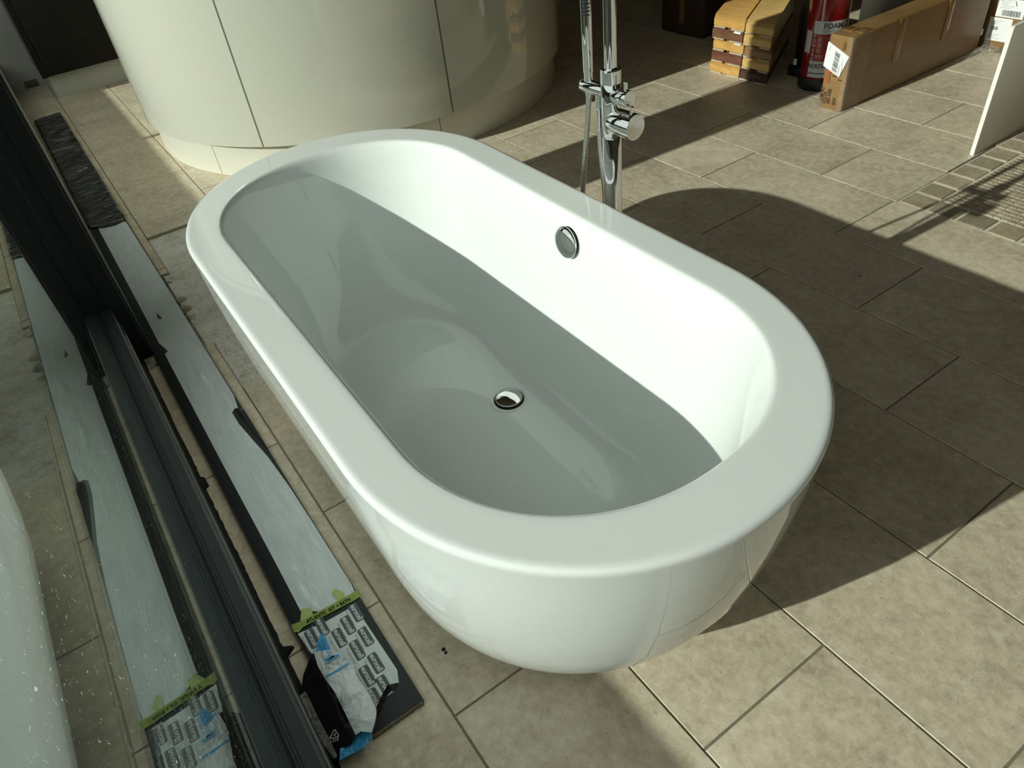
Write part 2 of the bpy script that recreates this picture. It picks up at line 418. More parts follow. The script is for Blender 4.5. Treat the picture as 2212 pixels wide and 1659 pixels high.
# mosaic inset: tumbled border stones round small mosaic squares
mos = mesh('mosaic_inset', [(MU, MV, -.0012), (-.30, MV, -.0012), (-.30, 3.2, -.0012), (MU, 3.2, -.0012)], [(0, 1, 2, 3)], M['mosgrout'], floor)
def stone(u0, u1, v0, v1, g, h, name, mt, cache={}):
    key = (name, round(u1-u0, 4), round(v1-v0, 4), random.randint(0, 2))
    if key not in cache:
        bm = bmesh.new(); x, y = (key[1]/2-g)*S, (key[2]/2-g)*S
        r = bmesh.ops.create_cube(bm, size=1)
        for q in r['verts']: q.co = Vector((q.co.x*2*x*random.uniform(.965, 1), q.co.y*2*y*random.uniform(.965, 1), (q.co.z+.5)*h*S))
        bmesh.ops.bevel(bm, geom=[e for e in bm.edges if max(v.co.z for v in e.verts) > 0], offset=min(x, y)*.1, segments=1, affect='EDGES')
        o = frombm(name, bm, mt, mos); cache[key] = o.data
    else:
        o = bpy.data.objects.new(name, cache[key]); C.objects.link(o); o.parent = mos
    o.location = ((u0+u1)/2*S, (v0+v1)/2*S, -.0011*S)
ST = .078
for i in range(8): stone(MU+i*ST, MU+(i+1)*ST, MV, MV+ST, .0028, .0030, 'border_stone', M['travertine'])
for j in range(1, 17): stone(MU, MU+ST, MV+j*ST, MV+(j+1)*ST, .0028, .0030, 'border_stone', M['travertine'])
MS = .0187; cells = []
for i in range(28):
    for j in range(58):
        u, v = MU+ST+.002+i*MS, MV+ST+.002+j*MS
        cells.append((u*u+v*v, u, v))
cells.sort(); 
vis = [c for c in cells if -.86 <= c[1] < -.52 and c[2] < 2.42]
vis = sorted(vis, key=lambda c: (c[1]+.86)*1.3+(c[2]-1.87))[:300]
pick = set((c[1], c[2]) for c in vis)
for _, u, v in vis: stone(u, u+MS, v, v+MS, .0014, .0024, 'mosaic_square', M['mosaic'])
V = []; Fc = []
for _, u, v in cells:
    if (u, v) in pick: continue
    i = len(V); a, b_ = u+.0015, v+.0015; c_, d_ = u+MS-.0015, v+MS-.0015
    for zz in (-.0012, .0011): V += [(a, b_, zz), (c_, b_, zz), (c_, d_, zz), (a, d_, zz)]
    Fc += [(i+4, i+5, i+6, i+7)] + [(i+k, i+(k+1) % 4, i+4+(k+1) % 4, i+4+k) for k in range(4)]
mo = mesh('mosaic_squares', V, Fc, M['mosaic'], mos); mo['kind'] = 'stuff'

# walls, ceiling, ground outside
struct(bbox('ceiling', (U0-.1, GV-.3, ZC), (U1+.1, V1+.1, ZC+.08), M['ceiling']), 'plain ceiling above the frame of the photograph')
wf = struct(bbox('wall_far', (U0-.1, GV-.3, -.05), (U0, V1, ZC), M['wallpaint']), 'grey plastered end wall beside the dark cabinet')
bbox('wall_gap_patch', (U0-.001, .006, -.002), (U0+.003, .070, .034), M['boardcore'], wf, .001)  # brown patch standing in for a gap at the wall's foot
struct(bbox('wall_back', (U0-.1, V1, -.05), (U1+.1, V1+.1, ZC), M['roomwall']), 'back wall of the showroom')
struct(bbox('wall_near', (U1, GV-.3, -.05), (U1+.1, V1, ZC), M['roomwall']), 'end wall behind the camera')
struct(bbox('wall_left', (U0, GV-.07, 1.86), (U1, GV+.05, ZC), M['roomwall']), 'wall strip above the windows')
struct(bbox('ground', (-16, -16, -.16), (14, GV-.05, -.10), M['ground']), 'dark asphalt outside the windows')

struct(bbox('wall_outside', (-9, -1.02, -.11), (7, -.90, .594), M['outwall'], None, .004), 'low garden wall outside the windows')
# window bays: tall kick rail, glazing bead, glass, gasket
RZ = .150
def window(name, ua, ub, label):
    w = bpy.data.objects.new(name, None); C.objects.link(w); struct(w, label)
    prism('bottom_rail', [(-.0605, 0), (-.0605, RZ-.003), (-.0630, RZ), (-.0795, RZ), (-.0800, RZ-.0012), (-.0812, RZ-.0012), (-.0817, RZ), (-.0838, RZ), (-.0843, RZ-.0012), (-.0852, RZ-.0012), (-.0857, RZ), (-.122, RZ), (-.124, RZ-.004), (-.124, -.11), (-.0985, -.11), (-.0985, 0)], 'u', ua, ub, M['slate'], w)
    prism('rail_edge_strip', [(-.0600, .095), (-.0575, .097), (-.0575, .103), (-.0600, .105)], 'u', ua, ub, M['chrome_dull'] if False else M['greystrip'], w)
    bbox('glazing_bead', (ua, GV+.0003, RZ-.001), (ub, GV+.0022, RZ+.0022), M['gasket'], w)
    bbox('pane', (ua, GV-.0035, RZ-.004), (ub, GV, 1.84), M['glass'], w)
    bbox('top_rail', (ua, -.124, 1.80), (ub, -.0575, 1.86), M['slate'], w, .002)
    return w
M['greystrip'] = mat('grey seal lip', (.055, .055, .052), .4)
w1 = window('window_1', -1.722, U1, 'tall slate framed window beside the bath, its glass mirroring the floor')
w2 = window('window_2', U0, -2.0, 'slate framed window beyond the dark post')
bbox('mullion', (-3.366, -.12, 0), (-3.338, -.055, 1.86), M['slate'], w2, .001)
# ragged mastic along the foot of the rail
V = []; Fc = []; n = 420
for i in range(n+1):
    u = -1.70+1.75*i/n
    e = -.0530+.0015*mnoise.noise(Vector((u*9, 0, 0)))+.0016*mnoise.noise(Vector((u*60, 3, 0)))
    if abs(u+1.185) < .016 or abs(u+.735) < .010: e += .007
    if abs(u+.735) < .004: e += .007
    V += [(u, -.0605, 0), (u, -.0605, .010), (u, e-.003, .0045), (u, e, 0)]
for i in range(n):
    for k in range(3): Fc.append((i*4+k, i*4+4+k, i*4+5+k, i*4+1+k))
mesh('mastic_seal', V, Fc, M['gasket'], w1)
post = struct(prism('trim_1', [(-1.722, -.025), (-1.722, -.066), (-1.7245, -.0665), (-1.7245, -.0695), (-1.722, -.070), (-1.722, -.16), (-2.0, -.16), (-2.0, -.025)], 'z', -.11, 1.86, M['postshade']), 'dark slate post, coloured black for shade, between the two windows')
bbox('edge_bead', (-1.7235, -.0262, 0), (-1.7205, -.0238, 1.86), M['greystrip'], post)
bbox('edge_bead', (-1.7235, -.0312, 0), (-1.7212, -.0300, 1.86), M['greystrip'], post)

# ================================================================== BATH
CU, CV = -.8677, .3920
def ring(a, b, e, n, z, cu=CU, cv=CV, th=-.0071, q=22, s=10):
    pts = []
    for i in range(q+1):
        t = math.pi/2*i/q; pts.append((math.cos(t)**(2/n)*e+(a-e), math.sin(t)**(2/n)*b))
    for i in range(1, s): pts.append(((a-e)*(1-i/s), b))
    full = pts + [(0, b)] + [(-x, y) for x, y in pts[::-1]]
    full += [(-x, -y) for x, y in pts[1:]] + [(0, -b)] + [(x, -y) for x, y in pts[::-1][:-1]]
    c, sn = math.cos(th), math.sin(th)
    return [(cu+x*c-y*sn, cv+x*sn+y*c, z) for x, y in full]
RT = .4535
outer = [(.40, .165, 1.25, 2.0, .0), (.428, .188, 1.22, 2.0, .0035), (.452, .206, 1.2, 2.0, .014), (.476, .222, 1.18, 2.0, .034), (.502, .237, 1.16, 2.0, .064), (.527, .250, 1.13, 2.0, .100), (.556, .2625, 1.11, 2.02, .155), (.580, .2725, 1.10, 2.02, .215), (.5965, .2805, 1.09, 2.03, .285), (.609, .2865, 1.09, 2.03, .35), (.6175, .2900, 1.09, 2.03, .41), (.6212, .2915, 1.09, 2.03, .440),
         (.6222, .2922, 1.09, 2.03, .4455), (.6216, .2916, 1.09, 2.03, .4490), (.6196, .2898, 1.09, 2.03, .4518), (.6165, .2870, 1.09, 2.03, .4531), (.6125, .2832, 1.085, 2.03, RT), (.6095, .2805, 1.085, 2.03, RT), (.600, .272, 1.08, 2.03, RT)]
inner = [(.558, .2415, 1.025, 2.1, RT), (.551, .2350, 1.02, 2.1, RT), (.5485, .2328, 1.02, 2.1, RT-.0003), (.5445, .2290, 1.015, 2.12, RT-.0018), (.5415, .2265, 1.014, 2.12, RT-.0060), (.5390, .2246, 1.013, 2.13, RT-.0115), (.5330, .2205, 1.013, 2.13, .415), (.5230, .2150, 1.02, 2.13, .365), (.5060, .2065, 1.03, 2.12, .30), (.4820, .1955, 1.06, 2.1, .235), (.4570, .1845, 1.1, 2.1, .187), (.4320, .1735, 1.14, 2.1, .155), (.4050, .1615, 1.18, 2.1, .1355), (.3770, .1490, 1.22, 2.08, .1250), (.3480, .1365, 1.25, 2.05, .1205), (.318, .1235, 1.28, 2.02, .1191), (.290, .110, 1.3, 2.0, .1187), (.20, .07, 1.5, 2.0, .1184), (.10, .03, 1.6, 2.0, .1183)]
rings = [ring(a, b, b*e, n, z) for a, b, e, n, z in outer] + [ring(a, b, b*e, n, z, CU+.004, CV+.0003) for a, b, e, n, z in inner]
nr = len(rings[0]); V = [p for r_ in rings for p in r_]; Fc = []
for j in range(len(rings)-1):
    for i in range(nr): Fc.append((j*nr+i, j*nr+(i+1) % nr, (j+1)*nr+(i+1) % nr, (j+1)*nr+i))
Fc.append(tuple(range(nr))[::-1]); Fc.append(tuple((len(rings)-1)*nr+i for i in range(nr)))
bath = thing('bathtub', 'white glossy freestanding oval bath with a wide flat rim', 'bathtub', None)
shell = mesh('shell', V, Fc, M['acrylic'], bath, True); shell['label'] = 'one piece white acrylic tub'
sharpen(shell.data, 50)
# waste
DU, DV, DZ = -.8685, .4785, .1189
dr = lathe('waste_recess', (DU, DV, DZ-.001), (0, 0, 1), [(.0345, 0), (.0345, .0016), (.0315, .0021), (.0285, .0008), (.0275, .0002)], M['acrylic'], bath, 48)
lathe('waste_gap', (DU, DV, DZ-.0006), (0, 0, 1), [(.0280, 0), (.0280, .0014), (.001, .0014)], M['dark'], bath, 40)
lathe('waste_plug', (DU, DV, DZ), (0, 0, 1), [(.0245, .0006), (.0252, .0038), (.0242, .0056), (.021, .0070), (.014, .0082), (.007, .0088), (.0005, .0090)], M['chrome'], bath, 48)
# overflow on the wall away from the window
OU, OZ = -.833, .4085; OV = CV+.2195
ax = Vector((0, -1, .09)).normalized()
lathe('overflow_gap', (OU, OV+.003, OZ), ax, [(.0245, 0), (.0245, .0075), (.002, .0075)], M['dark'], bath, 40)
lathe('overflow_cover', (OU, OV+.003, OZ), ax, [(.0262, .0080), (.0270, .0100), (.0264, .0120), (.0240, .0142), (.0165, .0165), (.008, .0177), (.0005, .0180)], M['chrome'], bath, 48)
recentre(bath, (CU, CV, 0))

# ================================================================== BATH FILLER TAP
TU, TV = -.868, .735
tap = thing('bath_filler', 'tall chrome floor standing bath tap with hand shower behind the bath', 'tap', None)
lathe('base_flange', (TU, TV, 0), (0, 0, 1), [(.032, 0), (.032, .005), (.030, .0075), (.016, .008)], M['chrome'], tap, 40)
lathe('lower_column', (TU, TV, .006), (0, 0, 1), [(.0155, 0), (.0155, .528), (.0149, .5295)], M['chrome'], tap, 40)
lathe('mixer_body', (TU, TV, .5357), (0, 0, 1), [(.0149, 0), (.0155, .0012), (.0155, .0810), (.0150, .0821)], M['chrome'], tap, 40)
lathe('collar', (TU, TV, .6178), (0, 0, 1), [(.0150, 0), (.0160, .001), (.0160, .020), (.0148, .0216), (.0110, .0220), (.0105, .0195)], M['chrome'], tap, 40)
pts = [(TU, TV, .63), (TU, TV, .93)]
for i in range(1, 13):
    a = math.pi/2*i/12; pts.append((TU, TV-.07*(1-math.cos(a)), .93+.07*math.sin(a)))
pts += [(TU, TV-.10, 1.0), (TU, TV-.18, 1.0)]
for i in range(1, 9):
    a = math.pi/2*i/8; pts.append((TU, TV-.18-.02*math.sin(a), 1.0-.02*(1-math.cos(a))))
pts.append((TU, TV-.20, .965))
tube('spout_pipe', pts, .0097, M['chrome'], tap, 24)
ka = math.radians(3); KD = Vector((math.cos(ka), math.sin(ka), 0))
def knob(name, z, r, l0, l1, pin):
    b0 = Vector((TU, TV, z))
    st = lathe('knob_sleeve', b0, KD, [(r*.93, .006), (r, .008), (r, l0), (r*.95, l0+.0008)], M['chrome'], tap, 36)
    k = lathe(name, b0, KD, [(r*.95, l0+.0008), (r, l0+.0018), (r, l1-.0015), (r*.97, l1), (r*.4, l1+.0006), (.0004, l1+.0006)], M['chrome'], tap, 36)
    lathe('lever_pin', b0+KD*(l1-.008)+Vector((0, 0, r*.9)), (0, 0, 1), [(.0031, 0), (.0031, pin), (.0026, pin+.0007)], M['chrome'], k, 18)
knob('flow_knob', .6015, .0122, .0235, .0400, .0125)
knob('temperature_knob', .5610, .0200, .0300, .0530, .0115)
# cradle arm with hand shower and hose
bd = -KD; BZ = .6030
lathe('cradle_arm', (TU, TV, BZ), bd, [(.0094, .008), (.0102, .010), (.0102, .0615), (.0094, .0640), (.0004, .0646)], M['chrome'], tap, 32)
hp = Vector((TU, TV, 0))+bd*.0505
lathe('hand_shower', (hp.x, hp.y, BZ+.006), (0, 0, 1), [(.0064, 0), (.0072, .004), (.0068, .012), (.0078, .018), (.0082, .10), (.0084, .26), (.0078, .264), (.001, .266)], M['chrome'], tap, 28)
# spray face: rows of small dark holes facing the bath
V = []; Fc = []
fd = math.atan2(-TV, -TU)
for j in range(26):
    for i in range(-3, 4):
        t = fd+i*.22+(.11 if j % 2 else 0); z = BZ+.105+j*.0052; c = Vector((hp.x+.00845*math.cos(t), hp.y+.00845*math.sin(t), z)); tx = Vector((-math.sin(t), math.cos(t), 0)); k0 = len(V)
        for q in range(6):
            a = q*math.pi/3; V.append(tuple(c+tx*(.00085*math.cos(a))+Vector((0, 0, .0012*math.sin(a)))))
        Fc.append(tuple(range(k0, k0+6)))
sp = mesh('spray_holes', V, Fc, M['dark'], tap); sp['kind'] = 'stuff'
op = Vector((TU, TV, 0))+bd*.0285
lathe('hose_outlet', (op.x, op.y, BZ-.030), (0, 0, 1), [(.0052, 0), (.0060, .001), (.0060, .010), (.0052, .0105), (.0050, .024)], M['chrome'], tap, 24)
lathe('hose_ferrule', (hp.x, hp.y, BZ-.018), (0, 0, 1), [(.0046, 0), (.0052, .002), (.0062, .010), (.0062, .012)], M['chrome'], tap, 24)
lathe('hose_ferrule', (op.x, op.y, BZ-.066), (0, 0, 1), [(.0044, 0), (.0050, .002), (.0050, .034), (.0058, .036)], M['chrome'], tap, 24)
ctl = [(hp.x, hp.y, BZ-.010), (hp.x-.006, hp.y-.001, .54), (hp.x-.026, hp.y-.002, .41), (hp.x-.040, hp.y-.002, .25), (hp.x-.024, hp.y, .10), (hp.x+.012, hp.y+.004, .045), (op.x+.004, op.y+.004, .09), (op.x+.008, op.y+.002, .25), (op.x+.010, op.y, .41), (op.x+.002, op.y, .50), (op.x, op.y, BZ-.06)]
def catmull(P, n):
    P = [Vector(p) for p in P]; P = [2*P[0]-P[1]]+P+[2*P[-1]-P[-2]]; out = []
    for i in range(1, len(P)-2):
        for k in range(n):
            t = k/n; a, b_, c_, d_ = P[i-1:i+3]
            out.append(.5*((2*b_)+(c_-a)*t+(2*a-5*b_+4*c_-d_)*t*t+(3*b_-a-3*c_+d_)*t**3))
    return out+[P[-2]]
hs = catmull(ctl, 60)
# resample evenly for the ribbed spiral
L_ = [0]
for i in range(1, len(hs)): L_.append(L_[-1]+(hs[i]-hs[i-1]).length)
step = .0011; pts = []; j = 0; s_ = 0
while s_ < L_[-1]:
    while j < len(L_)-2 and L_[j+1] < s_: j += 1
    t = (s_-L_[j])/max(1e-9, L_[j+1]-L_[j]); pts.append(hs[j].lerp(hs[j+1], min(1, t))); s_ += step
tube('shower_hose', pts, lambda i: (.0046, .0046, .0039)[i % 3], M['chrome_dull'], tap, 12, deg=180)
recentre(tap, (TU, TV, 0))

# ================================================================== CURVED COUNTER
QU, QV = -3.065, 1.192; PR, FR, PH, CH = .840, .8665, .117, 1.42
counter = thing('reception_counter', 'curved gloss cream counter with a recessed plinth', 'counter', None)
def arc(name, r0, r1, z0, z1, a0, a1, mt, n=26, bev=.0025):
    V = []; Fc = []
    prof = [(r0, z0), (r1-bev, z0), (r1, z0+bev), (r1, z1-bev), (r1-bev, z1), (r0, z1)]; m_ = len(prof)
    for i in range(n+1):
        t = math.radians(a0+(a1-a0)*i/n)
        for r_, z in prof: V.append((QU+r_*math.cos(t), QV+r_*math.sin(t), z))
    for i in range(n):
        for k in range(m_): Fc.append((i*m_+k, (i+1)*m_+k, (i+1)*m_+(k+1) % m_, i*m_+(k+1) % m_))
    Fc.append(tuple(range(m_))[::-1]); Fc.append(tuple(n*m_+k for k in range(m_)))
    return mesh(name, V, Fc, mt, counter, True, autosmooth=25)
for a0, a1 in ((-178, -134.2), (-133.8, -90.2), (-89.8, -46.2), (-45.8, -2.2), (-1.8, 41.8), (42.2, 88)):
    arc('curved_door', FR-.016, FR, PH+.004, CH-.03, a0, a1, M['cream'])
arc('carcass', FR-.09, FR-.018, PH+.002, CH-.03, -178, 88, M['dark'], 60)
for a0, a1 in ((-178, -120.1), (-119.9, -62.6), (-62.4, -5.1), (-4.9, 88)):
    arc('plinth_panel', PR-.014, PR, 0, PH, a0, a1, M['plinth'], 26, .0012)
arc('worktop', FR-.22, FR+.01, CH-.03, CH, -179, 89, M['plinth'], 60)
recentre(counter, (QU, QV, 0))

# ================================================================== DARK CABINET AT THE END WALL
cab = thing('wall_cabinet', 'black brown wood grain cabinet with a grey beige plinth at the end wall', 'cabinet', None)
bbox('plinth_board', (-4.322, .116, 0), (-4.31, 1.0, .108), M['greyplinth'], cab, .0008)
bbox('cabinet_door', (-4.272, .1165, .1135), (-4.256, .56, .80), M['darkwood'], cab, .0012)
bbox('cabinet_door', (-4.272, .5625, .1135), (-4.256, 1.0, .80), M['darkwood'], cab, .0012)
bbox('end_panel', (U0+.005, .0905, .1095), (-4.256, .1145, .83), M['darkwood'], cab, .0012)
bbox('cabinet_body', (U0+.005, .1155, .1105), (-4.274, 1.0, .80), M['dark'], cab)
bbox('worktop', (U0+.005, .088, .802), (-4.24, 1.02, .83), M['darkwood'], cab, .001)
for v in (.20, .75): lathe('cabinet_foot', (-4.40, v, 0), (0, 0, 1), [(.02, 0), (.02, .01), (.012, .014), (.012, .1105)], M['blackplastic'], cab, 16)
recentre(cab, (-4.45, .5, 0))

# ================================================================== FILM COVERED BOARD
BT = .0085
bd_ = thing('fascia_board', 'long anthracite board with grey film, green tape and black wrapped far end, beside window', 'board', None)
bu0, bu1, bv0, bv1 = -4.00, -.5315, -.0275, .0825
bbox('plank', (bu0, bv0, .0005), (bu1, bv1, BT), M['board'], bd_, .0007)
V = []; Fc = []
for i in range(26):                                           # rough sawn near end
    v = -.001+(.0815)*i/25
    V += [(bu1+.0002, v, .0006), (bu1+.0022+.0012*random.random(), v, .001), (bu1+.0022+.0016*random.random(), v, .0052+.0022*random.random()), (bu1+.0002, v, BT-.0004)]
for i in range(25):
    for k in range(3): Fc.append((i*4+k, i*4+4+k, i*4+5+k, i*4+1+k))
mesh('sawn_end', V, Fc, M['boardcore'], bd_)

def sheet(name, outline, z, mt, parent, ridges=(), grid=.006, amp=.0003, freq=40, thick=.0004):
    """thin plastic sheet following an outline in (u, v), with creases: ridges=[((u,v),(u,v),height,width)]"""
    us = [p[0] for p in outline]; vs2 = [p[1] for p in outline]
    bm = bmesh.new(); f = bm.faces.new([bm.verts.new((u, v, 0)) for u, v in outline])
    bmesh.ops.triangulate(bm, faces=bm.faces[:])
    n0 = int((max(us)-min(us))/grid)
    for i in range(1, n0):
        bmesh.ops.bisect_plane(bm, geom=bm.verts[:]+bm.edges[:]+bm.faces[:], plane_co=(min(us)+i*(max(us)-min(us))/n0, 0, 0), plane_no=(1, 0, 0))
    n1_ = max(2, int((max(vs2)-min(vs2))/(grid*.6)))
    for i in range(1, n1_):
        bmesh.ops.bisect_plane(bm, geom=bm.verts[:]+bm.edges[:]+bm.faces[:], plane_co=(0, min(vs2)+i*(max(vs2)-min(vs2))/n1_, 0), plane_no=(0, 1, 0))
    for v in bm.verts:
        u_, v_ = v.co.x, v.co.y; h = amp*(1+mnoise.noise(Vector((u_*freq, v_*freq*1.5, 2))))
        for (a, b_), (c_, d_), hh, ww in ridges:
            ab_ = Vector((c_-a, d_-b_)); t = max(0, min(1, (Vector((u_-a, v_-b_)).dot(ab_))/ab_.length_squared))
            dd = (Vector((u_, v_))-Vector((a, b_))-ab_*t).length
            h += 2.8*hh*math.exp(-(dd/ww)**2)*math.sin(math.pi*min(1, max(0, .08+.84*t)))
        v.co = Vector((u_, v_, z+thick+h))*S
    for f in bm.faces: f.smooth = True
    return frombm(name, bm, mt, parent, 60)

P2 = lambda px, py, z=.009: fl(px, py, z)[:2]
rid = []
for (x0, y0), (x1, y1), hh, ww in [((690, 1140), (735, 1215), .0017, .0022), ((735, 1215), (762, 1262), .0018, .0024), ((660, 1228), (690, 1290), .0017, .0022), ((640, 1262), (662, 1300), .0013, .002), ((662, 1300), (690, 1315), .0013, .002), ((690, 1262), (708, 1300), .0012, .0018), ((600, 1055), (640, 1110), .0010, .0018), ((640, 1125), (685, 1195), .0010, .0018), ((620, 1215), (650, 1250), .0009, .0016), ((575, 960), (600, 1000), .0006, .0016), ((668, 1130), (690, 1185), .0009, .0016), ((425, 795), (455, 850), .0008, .0015), ((395, 720), (415, 760), .0006, .0014)]:
    a, b_ = P2(x0, y0), P2(x1, y1); rid.append((a, b_, hh, ww))
film_out = [(-2.572, -.002), (-2.55, -.0045), (-1.90, -.0045), (-1.733, -.005), (-1.700, .0015), (-1.684, .004), (-1.676, -.0052), (-1.20, -.0062), (-.90, -.0055), (-.782, -.0062), (-.752, .030), (-.747, .079), (-.775, .0815), (-.95, .0808), (-1.05, .0795), (-1.16, .0742), (-1.24, .0650), (-1.30, .0590), (-1.345, .0590), (-1.352, .0665), (-1.345, .0735), (-1.40, .0805), (-2.0, .0805), (-2.53, .0795), (-2.57, .066)]
sheet('protective_film', film_out, BT, M['film'], bd_, rid, .011, .00035, 22)
sheet('peeled_film_curl', [(-1.352, .066), (-1.338, .0705), (-1.25, .0755), (-1.17, .0822), (-1.23, .0832), (-1.335, .0825)], BT+.001, M['board'], bd_, [((-1.345, .075), (-1.30, .080), .004, .006)], .01, .0004)
sheet('film_nick', [(-1.885, .0240), (-1.872, .0262), (-1.846, .0300), (-1.850, .0215)], BT+.0016, M['board'], bd_, (), .01, .0001)
pf_out = [P2(x, y) for x, y in [(643, 1369), (700, 1345), (766, 1308), (790, 1345), (830, 1405), (858, 1447), (862, 1475), (838, 1482), (828, 1500), (818, 1520), (812, 1540), (780, 1532), (735, 1480), (683, 1426), (662, 1396)]]
pf = sheet('printed_film', pf_out, BT+.0002, M['film'], bd_, (), .011, .0002, 30)
# torn dark curl at the end of the printed film
tc = [P2(x, y) for x, y in [(862, 1476), (850, 1490), (836, 1504), (826, 1530), (813, 1548), (811, 1538), (818, 1518), (828, 1498), (838, 1481)]]
sheet('torn_film_edge', tc, BT+.001, M['bagblack'], bd_, (), .01, .0014, 90)
# film print: rounded badge with lettering, repeated
def badge_mesh():
    hx, hy, r = .0178, .0074, .0030; pts = []
    for cx, cy, a0 in ((hx-r, hy-r, 0), (-hx+r, hy-r, 90), (-hx+r, -hy+r, 180), (hx-r, -hy+r, 270)):
        for k in range(5):
            a = math.radians(a0+k*22.5); pts.append((cx+r*math.cos(a), cy+r*math.sin(a), 0))
    n_ = len(pts); V = pts[:]; Fc = [tuple(range(n_))]; mi = [0]
    TVx, TF = text_mesh('eurocell', True); o_ = len(V)
    V += [(x*.0100, y*.0112+.0003, .0003) for x, y, z in TVx]; Fc += [tuple(i+o_ for i in f) for f in TF]; mi += [1]*len(TF)
    TVx, TF = text_mesh('All together better'); o_ = len(V)
    V += [(x*.0042+.003, y*.0048-.0118, 0) for x, y, z in TVx]; Fc += [tuple(i+o_ for i in f) for f in TF]; mi += [2]*len(TF)
    o = mesh('film_badge', V, Fc, M['filmprint'], pf); o.data.materials.append(M['filmtext']); o.data.materials.append(M['filmfaint'])
    for p_, k in zip(o.data.polygons, mi): p_.material_index = k
    return o
first = None
for cx, cy in [(725, 495), (665, 590), (600, 685), (395, 690), (797, 675), (733, 775), (873, 872), (808, 970), (938, 1045), (470, 602), (866, 1143)]:
    u_, v_ = P2(560+cx/3.4636, 1180+cy/3.4636, .0095)
    if first is None: o = first = badge_mesh()
    else: o = bpy.data.objects.new('film_badge', first.data); C.objects.link(o); o.parent = pf
    o.location = (u_*S, v_*S, (BT+.0013)*S)
# green tape with handwriting, torn tape corners
ta, tb = P2(636, 1357), P2(776, 1284)
sheet('green_tape', [(ta[0]-.0075, ta[1]-.002), (ta[0]-.004, ta[1]+.012), (tb[0]-.0085, tb[1]-.01), (tb[0]-.0095, tb[1]+.0015), (tb[0]+.006, tb[1]+.002), (tb[0]+.0062, tb[1]-.012), (ta[0]+.0085, ta[1]+.012), (ta[0]+.0125, ta[1]+.003), (ta[0]+.008, ta[1]-.003)], BT+.0016, M['tape'], bd_, (), .004, .0004, 80)
for pl in ([(648, 1352), (652, 1316), (672, 1314), (678, 1332)], [(736, 1306), (717, 1283), (722, 1272), (742, 1280), (746, 1302)]):
    sheet('torn_tape_corner', [P2(x, y) for x, y in pl], BT+.0012, M['tapeold'], bd_, (), .006, .0003, 60)
td = Vector((tb[0]-ta[0], tb[1]-ta[1], 0)).normalized(); tp = Vector((-abs(td.y), td.x, 0))
mid = Vector(((ta[0]+tb[0])/2+.0025, (ta[1]+tb[1])/2+.002, BT+.0033))
text_on('handwriting', 'ATLANTIC  KIT + BATH', mid, td, tp, .0098, M['ink'], bd_, True, .72)
# black stretch wrapping of the far end
V = []; Fc = []; nu = 420; prof = [(bv0-.0035, .0002), (bv0-.0035, BT*.6), (bv0-.0015, BT+.0022)]+[(bv0+.006+(bv1-bv0-.012)*k/14, BT+.003) for k in range(15)]+[(bv1+.0012, BT+.0022), (bv1+.0024, BT*.6), (bv1+.0024, .0002)]
m_ = len(prof)
for i in range(nu+1):
    u = -4.004+1.400*i/nu
    for k, (v, z) in enumerate(prof):
        w_ = 0 if k in (0, m_-1) else 1
        ph = mnoise.noise(Vector((u*14+v*22, v*5, 0)))*.0034+(.5-abs(mnoise.noise(Vector((u*34+v*20, v*7, 4)))))*.0062
        e_ = (mnoise.noise(Vector((v*60, 1, 7)))*.02 if i > nu-3 else 0)
        V.append((u+e_, v+w_*ph*.25, max(BT+.0008, z+w_*ph) if 2 <= k <= m_-3 else z))
for i in range(nu):
    for k in range(m_-1): Fc.append((i*m_+k, (i+1)*m_+k, (i+1)*m_+k+1, i*m_+k+1))
Fc.append(tuple(range(m_))[::-1])
mesh('stretch_wrap', V, Fc, M['wrap'], bd_, True)
sheet('wrap_tatters', [(-2.62, -.026), (-2.575, -.022), (-2.585, .004), (-2.548, .012), (-2.568, .030), (-2.535, .046), (-2.56, .060), (-2.545, .074), (-2.575, .083), (-2.63, .083)], BT+.0016, M['wrap'], bd_, (), .008, .0022, 70)
recentre(bd_, (-2.27, .0275, 0))

# ================================================================== CRUMPLED BAG ON THE NEAR END OF THE BOARD
CRX = lambda x, y: (560+x/3.4636, 1180+y/3.4636)
bag = thing('plastic_bag', 'crumpled black, clear and blue plastic bag on the end of the board', 'bag', None)
def blob(name, poly, zf, mt, amp, freq, cuts=.006):
    """polygon traced from the photo, laid at a height zf(u,v) and crumpled"""
    pts = [fl(*CRX(x, y), .02) for x, y in poly]
    bm = bmesh.new(); bm.faces.new([bm.verts.new((p_[0], p_[1], 0)) for p_ in pts]); bmesh.ops.triangulate(bm, faces=bm.faces[:])
    for ax_, no in ((0, (1, 0, 0)), (1, (0, 1, 0))):
        lo = min(p_[ax_] for p_ in pts); hi = max(p_[ax_] for p_ in pts); n_ = int((hi-lo)/cuts)
        for i in range(1, n_):
            co = [0, 0, 0]; co[ax_] = lo+(hi-lo)*i/n_
            bmesh.ops.bisect_plane(bm, geom=bm.verts[:]+bm.edges[:]+bm.faces[:], plane_co=co, plane_no=no)
    cu_ = sum(p_[0] for p_ in pts)/len(pts); cv_ = sum(p_[1] for p_ in pts)/len(pts)
    for v in bm.verts:
        u_, v_ = v.co.x, v.co.y
        z = zf(u_, v_)+amp*(1-2*abs(mnoise.noise(Vector((u_*freq, v_*freq, len(poly)*1.7)))))
        z = max(z, .012 if v_ > bv0-.003 else .003)
        k = (1-z)/(1-.02)                     # stay on the traced sight line while rising
        v.co = Vector((u_*k, v_*k, z))*S
    for f in bm.faces: f.smooth = True
    return frombm(name, bm, mt, bag, 75)
edge = lambda u_, v_: max(0, min(1, (v_+.055)/.03))
hz = lambda u_, v_: .005+.012*edge(u_, v_)
